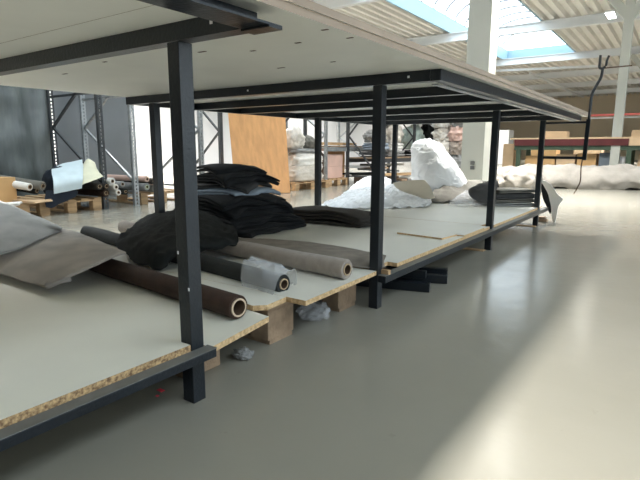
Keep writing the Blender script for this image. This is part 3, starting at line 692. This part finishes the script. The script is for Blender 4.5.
tag(folded('white_sheet', (-4.98,2.62,.17), .32, .22, .01, 2, 1.0, WHITEC, 6), 'folded white sheet at the left edge of the aisle goods', 'sheet')
dirR = (-1,-.05,0)
rz = .167
defs = [((-5.02,3.90,rz+.05),.048,.026,BROWN,TUBE,'dark brown roll end under the cream cloth, lower left of the small roll pile'),
 ((-5.0,3.80,rz+.145),.045,.025,DBROWN,TUBE,'brown roll end under the cream cloth, left of its twin'),
 ((-5.0,3.90,rz+.142),.042,.025,DBROWN,TUBE,'brown roll end beside the white tube, right of its twin'),
 ((-4.99,3.985,rz+.205),.045,.022,WHITEC,TUBEW,'white roll end poking up highest beside the cream cloth'),
 ((-5.03,4.06,rz+.12),.042,.02,OFFW,TUBEW,'off-white roll end right of the brown roll pair'),
 ((-5.03,4.16,rz+.155),.042,.02,GREYC,TUBEW,'grey roll end in the small pile, middle right'),
 ((-5.03,4.09,rz+.045),.042,.02,WHITEC,TUBE,'white roll end low in the small pile'),
 ((-5.03,4.20,rz+.05),.045,.02,CHAR,TUBE,'charcoal roll end low against the brace'),
 ((-5.03,4.55,rz+.095),.052,.024,GREYC,LIME,'roll with lime green tube end right of the perforated upright'),
 ((-5.03,4.56,rz+.205),.040,.02,PINK,TUBE,'pinkish roll end above the lime green tube'),
 ((-5.03,4.67,rz+.17),.042,.02,DBROWN,TUBE,'brown roll end right of the lime tube, upper'),
 ((-5.03,4.68,rz+.06),.050,.02,OLIVE,TUBE,'olive roll end right of the lime tube, lower'),
 ((-5.03,4.80,rz+.12),.050,.022,PINK,TUBE,'pinkish roll end just left of the rear table post')]
for i, (p, R, rc, m, mt, l) in enumerate(defs): lroll(p, dirR, R, rc, m, mt, l, 20+i, .9)
lump('cloth_heap', (-5.42,3.50,.167), (.28,.17,.22), NAVY, 31, 'navy cloth heap on the pallet under the pale blue cloth', 'cloth', amp=.15)
nv_ = sheet('draped_cloth', [[(-4.980, 3.095, 0.311),(-4.980, 3.263, 0.289),(-4.980, 3.491, 0.274)],[(-4.970, 3.069, 0.207),(-4.970, 3.211, 0.183),(-4.980, 3.445, 0.202)],[(-4.965, 3.069, 0.111),(-4.965, 3.140, 0.093),(-4.975, 3.247, 0.143)]], NAVY, .004, 20, 20, .008, 8, 14)
tag(nv_, 'navy cloth hanging over the pallet front below the pale blue cloth', 'cloth')
pb_ = sheet('draped_cloth', [[(-5.500, 3.459, 0.549),(-5.500, 3.650, 0.610),(-5.500, 3.877, 0.646)],[(-5.250, 3.325, 0.509),(-5.250, 3.509, 0.554),(-5.250, 3.739, 0.574)],[(-4.960, 3.177, 0.403),(-4.960, 3.363, 0.418),(-4.960, 3.558, 0.434)],[(-4.930, 3.160, 0.262),(-4.930, 3.309, 0.276),(-4.930, 3.518, 0.312)]], PBLUE, .006, 30, 30, .015, 5, 15)
tag(pb_, 'pale blue cloth draped over the goods on the left pallet', 'cloth')
cr_ = sheet('draped_cloth', [[(-5.400, 3.827, 0.582),(-5.400, 3.905, 0.660),(-5.400, 4.003, 0.605)],[(-5.150, 3.649, 0.514),(-5.150, 3.775, 0.549),(-5.100, 3.855, 0.509)],[(-4.940, 3.499, 0.338),(-4.930, 3.645, 0.394),(-4.930, 3.815, 0.450)]], CREAM, .006, 30, 30, .010, 6, 16)
tag(cr_, 'cream cloth draped beside the pale blue cloth', 'cloth')

# beech board
bl, br = Vector((-5.17,6.47,.0)), Vector((-4.69,7.40,.0)); tl, tr = Vector((-5.554, 6.724, 1.435)), Vector((-5.006, 7.667, 1.378))
nrm = (br-bl).cross(tl-bl).normalized()*.02
tag(MB().add([bl,br,tr,tl,bl+nrm,br+nrm,tr+nrm,tl+nrm],[(0,1,2,3),(7,6,5,4),(0,4,5,1),(1,5,6,2),(2,6,7,3),(3,7,4,0)]).build('wooden_board', VENEER), 'large orange beech-veneered board leaning on the racks behind the black stack', 'board')

# white bundles right of it
GB = 'cloth bundles on the pallet right of the beech board'
lump('cloth_bundle', (-5.12,8.38,.167), (.24,.54,.19), OFFW, 51, 'off-white cloth bundle lowest on the pallet right of the beech board', 'bundle', GB, squareness=.6, amp=.16)
lump('cloth_bundle', (-5.12,8.40,.46), (.24,.52,.16), WHITEC, 52, 'white cloth bundle in the middle of the pile right of the beech board', 'bundle', GB, squareness=.6, amp=.16)
lump('cloth_bundle', (-5.12,8.32,.72), (.22,.48,.055), GREYC, 53, 'flat grey cloth layer across the bundle pile', 'bundle', GB, squareness=.6, amp=.2)
lump('cloth_bundle', (-5.12,8.08,.80), (.18,.24,.24), OFFW, 54, 'knotted off-white bundle topping the pile', 'bundle', GB, amp=.3)
lump('cloth_bundle', (-5.12,8.50,.80), (.16,.2,.15), OLIVE, 55, 'greyish bundle beside the knotted one on top', 'bundle', GB, amp=.3)
lump('brown_bundle', (-5.05,8.85,.62), (.09,.10,.07), BROWN, 56, 'small brown bundle at the right of the white bundle pile', 'bundle')
for i, (z0, z1, l) in enumerate([(.167,.43,'lower pinkish box of the two on the pallet by the upright'),(.432,.69,'upper pinkish box of the two on the pallet by the upright')]):
    b = MB().box((-5.75,9.22,z0),(-5.12,9.88,z1)); o = b.build('storage_box', PINK, bevel=.006); tag(o, l, 'box', 'pinkish boxes')
tag(MB().box((-5.9,9.155,.172),(-5.12,9.21,.70)).build('brown_board', BROWNB), 'dark brown board standing against the left side of the pinkish boxes', 'board')
MB().box((-6.0,9.30,.85),(-5.06,11.1,.875)).build('shelf_panel', WOODD, rk1)
tag(MB().bar((-5.10,9.0,.92),(-5.25,10.6,.92),.10,.06).build('timber', WOOD), 'long timber lying on the brown shelf panel', 'timber')
tag(MB().box((-5.9,10.35,.05),(-5.87,11.15,.83)).build('wooden_board', VENEER), 'small orange board standing behind the pinkish boxes', 'board')
random.seed(5)
for i in range(9):
    y = 10.1+random.random()*1.2; x = -4.9+random.random()*.5; z = .06+.05*i; a = random.uniform(-.5,.9)
    d = Vector((math.cos(a)*.5, math.sin(a)*.5, random.uniform(-.03,.03)))
    c = Vector((x,y,z)); m = [GREYC,WOODD,WHITEC,OLIVE,CHAR][i%5]
    tag(MB().bar(c-d, c+d, .14, .045).build('offcut', m), '%s offcut in the scrap heap behind the plastic sheet, %s' % (['grey','brown','white','olive','charcoal'][i%5], ['at the very bottom','second from the bottom','third from the bottom','fourth from the bottom','in the middle','above the middle','third from the top','second from the top','on top'][i]), 'offcut', 'offcuts in the scrap heap')

# goods in the rack behind
def goods(px, py, Y, r, m, seed, label, cat='bundle', **k):
    return None
G3 = 'goods in the rack behind the plastic heap'
for z_ in (.597,1.667):
    for y_ in (9.99,11.99): MB().box((-5.02,y_,z_),(-4.29,y_+1.9,z_+.025)).build('shelf_panel', WOODD, rk2)
rk = [((-4.62,10.45,.625),.44,.50,MIDG,'dark grey folded cloth low on the rack shelf at left'),((-4.62,11.25,.625),.46,.56,GREYC,'grey folded cloth low on the rack shelf at centre'),((-4.62,10.5,.79),.42,.46,BLUEG,'blue-grey folded cloth on the dark grey one in the rack'),((-4.62,11.3,.79),.42,.5,WHITEC,'white folded cloth on the grey one in the rack'),((-4.62,12.5,.625),.46,.66,CHAR,'charcoal folded cloth on the shelf behind the milky film bundle')]
for i, (c, L, W, m, l) in enumerate(rk): folded('folded_cloth', c, L, W, .034, 4, .1*i-.1, m, 60+i, l, 'cloth', G3, amp=.02)
for c, r_, m, sd, l in [((-4.62,10.45,.96),(.22,.30,.16),GREYC,71,'grey wrapped bundle on the blue-grey cloth at the left of the dark rack'),((-4.62,11.25,.96),(.24,.32,.26),OFFW,72,'off-white bundle on the white folded cloth in the rack'),((-4.62,12.45,.80),(.25,.42,.33),MINT,73,'pale mint film bundle on the dark rack beside the grey bundles'),((-4.62,13.4,.625),(.24,.30,.45),CHAR,74,'dark bundle at the right end of the dark rack')]:
    lump('wrapped_bundle', c, r_, m, sd, l, 'bundle', G3, amp=.35, freq=4)
tag(MB().bar((-4.2,10.1,.25),(-4.25,11.8,.21),.12,.06).build('timber', WOOD), 'orange timber lying under the dark rack shelf', 'timber')
tag(MB().box((-4.95,10.1,.0),(-4.4,11.8,.17)).build('timber_stack', BROWNB), 'dark timber stack on the floor under the dark rack', 'timber')
# rag bales by the column
random.seed(3); n = 0
pos = [('at the bottom left','bottom'),('at the bottom right','bottom')]
ms = [OFFW, PINK, WHITEC, GREYC, OFFW, BEIGE]
names_r = ['lowest left','lowest middle','lowest right','second row left','second row middle','second row right','third row left','third row middle','third row right','fourth row left','fourth row middle','fourth row right','top row left','top row middle','top row right']
cn = ['off-white','pinkish','white','grey','cream','taupe']
for r_ in range(5):
    for c_ in range(3):
        p = (-3.85+c_*.42+random.uniform(-.05,.05), 12.6+random.uniform(-.05,.05)+c_*.06, .001+r_*.335)
        lump('rag_bale', p, (.22,.24,.205), ms[(r_*2+c_)%6], 80+n, '%s rag bale in the heap left of the thick column, %s' % (cn[(r_*2+c_)%6], names_r[n]), 'bale', 'rag bales left of the column', amp=.45, freq=4.5, sub=4, squareness=.5); n += 1

# ------------------------------------------------------------------ right background
cl = Vector((-1.75,11.0,0))
wr = sheet('bulky_cloth_roll', [
 [(-1.9,10.75,.01),(-1.0,11.55,.01),(.0,11.95,.01),(1.0,12.2,.01),(2.2,12.4,.01)],
 [(-1.9,10.70,.22),(-1.0,11.50,.20),(.0,11.88,.22),(1.0,12.12,.21),(2.2,12.3,.22)],
 [(-2.0,10.95,.42),(-1.1,11.68,.44),(-.1,12.1,.42),(.95,12.35,.43),(2.2,12.5,.42)],
 [(-2.1,11.25,.44),(-1.2,12.0,.47),(-.1,12.4,.44),(.95,12.65,.46),(2.2,12.8,.44)],
 [(-2.2,11.55,.25),(-1.3,12.25,.26),(-.2,12.65,.25),(.9,12.9,.26),(2.2,13.0,.25)],
 [(-2.2,11.55,.01),(-1.3,12.25,.01),(-.2,12.65,.01),(.9,12.9,.01),(2.2,13.0,.01)]], ROLLW, .01, 150, 60, .075, 3.2, 17, zmin=.002)
tag(wr, 'long bulky off-white cloth roll lying on the floor across the back', 'cloth roll')
lump('white_bundle', (-2.0,10.3,.001), (.42,.36,.24), ROLLW, 91, 'white cloth bundle on the floor between the third and last posts', 'bundle', amp=.25)
lump('white_bundle', (-1.35,10.45,.001), (.36,.30,.26), ROLLW, 92, 'white cloth bundle left of the long bulky roll', 'bundle', amp=.25)
lump('pink_bundle', (-2.25,10.9,.30), (.14,.12,.10), PINK, 93, 'small pinkish bundle peeking over the white bundles', 'bundle', amp=.3)

# green legged bench with red cloth edge
gb = thing('work_bench', 'long work bench with wooden top, dark red side and green legs', 'bench', (-.7,13.6,0))
MB().box((-2.3,13.1,1.05),(1.9,14.3,1.085)).build('bench_top', CARDL, gb)
MB().box((-2.2,13.085,.90),(.21,13.099,1.049)).build('red_valance', REDM, gb)
MB().box((.22,13.085,.90),(1.9,13.099,1.049)).build('valance', CARDL, gb)
MB().box((-2.2,13.12,.80),(1.9,13.18,.90)).build('bench_rail', GREENM, gb)
for x in (-2.15,.18,1.8): MB().box((x,13.12,0),(x+.1,13.2,.799)).build('leg', GREENM, gb); MB().box((x,14.1,0),(x+.1,14.2,1.049)).build('leg', GREENM, gb)
MB().box((-.80,14.1,.0),(-.73,14.16,1.049)).build('leg', GREENM, gb)
MB().box((-2.1,13.25,.36),(1.8,14.1,.39)).build('bench_shelf', BROWNB, gb)
GC = 'cardboard boxes under the bench'
bx = [(-1.98,-1.30,.66,CARD,'orange cardboard box under the bench, leftmost'),(-1.27,-.86,.70,CARDL,'pale cardboard box under the bench beside the last post'),(-.82,-.42,.72,CARD,'orange cardboard box under the bench beside the slate crate'),(.40,.75,.72,CARDL,'pale box under the bench right of the green leg')]
for x0, x1, z1, m, l in bx: tag(MB().box((x0,13.35,.391),(x1,13.9,z1)).build('cardboard_box', m, bevel=.005), l, 'box', GC)
tag(MB().box((-.36,13.3,.391),(-.04,13.75,.74)).build('plastic_crate', SLATE, bevel=.01), 'slate grey crate under the bench', 'crate')
tag(MB().box((-.0,13.3,.391),(.15,13.7,.66)).box((.02,13.29,.45),(.08,13.3,.55)).build('white_machine', WHITEP, bevel=.01), 'white appliance under the bench beside the slate crate', 'appliance')
tag(MB().box((-1.6,13.4,1.087),(-1.1,13.8,1.24)).build('cardboard_box', CARDL, bevel=.005), 'cardboard box on top of the bench at left', 'box')
tag(MB().box((.22,13.4,1.087),(.9,13.8,1.24)).build('cardboard_box', CARDL, bevel=.005), 'cardboard box on top of the bench at the right edge', 'box')
tag(MB().box((-2.6,13.6,.0),(-2.33,14.1,.95)).build('cardboard_box', CARDL, bevel=.005), 'tall pale cardboard box standing left of the green-legged bench', 'box')
# red pipe and thin post
rp = thing('red_rail', 'red steel rail on a thin white post behind the bench', 'rail', (-.4,16,0))
MB().bar((-.98,16,1.735),(3.0,16,1.735),.06,.055).build('rail_bar', REDP, rp)
MB().bar((-.98,16,1.66),(3.0,16,1.66),.03,.02).build('rail_lip', WHITEP, rp)
MB().box((-.42,15.97,0),(-.36,16.03,1.65)).build('rail_post', WHITEP, rp)
MB().box((2.4,15.97,0),(2.46,16.03,1.65)).build('rail_post', WHITEP, rp)
# far boxes and tank by the back wall
for i, (x0, x1, y, z1, m, l) in enumerate([(-8.2,-6.9,30,1.9,WHITEP,'white cabinet far down the hall under the table end'),(-5.2,-4.0,28,1.2,CARD,'far stack of cardboard boxes beyond the bench, left'),(-9.6,-8.6,30,1.4,CARDL,'far pale crate beside the white cabinet'),(-3.2,-2.0,28,1.0,CARDL,'far stack of pale boxes beyond the bench, right')]):
    tag(MB().box((x0,y,0),(x1,y+1,z1)).build('storage_cabinet' if m is WHITEP else 'crate', m, bevel=.01), l, 'cabinet' if m is WHITEP else 'crate')

# ------------------------------------------------------------------ world, camera
w = bpy.data.worlds.new('World'); SC.world = w; w.use_nodes = True
bg = w.node_tree.nodes["Background"]; bg.inputs[0].default_value = (.80,.92,1,1); bg.inputs[1].default_value = 3.9
cam = bpy.data.cameras.new('camera'); co = bpy.data.objects.new('camera', cam); COL.objects.link(co)
cam.sensor_width = 36; cam.sensor_fit = 'HORIZONTAL'; cam.lens = 508.546*36/640; cam.clip_start = .02; cam.clip_end = 200
fw = Vector((-0.56552334,0.80580602,-0.17567017)); rt = Vector((0.81822261,0.57489364,0.00301)); up = Vector((-0.10341714,0.14203508,0.98444448))
M = Matrix((( rt.x, up.x, -fw.x, 1.18935945),(rt.y, up.y, -fw.y, 0),(rt.z, up.z, -fw.z, .8),(0,0,0,1)))
co.matrix_world = M
SC.camera = co
SC.view_settings.view_transform = 'Standard'; SC.view_settings.look = 'None'; SC.view_settings.gamma = 1; SC.view_settings.use_curve_mapping = False
SC.view_settings.exposure = 0.40
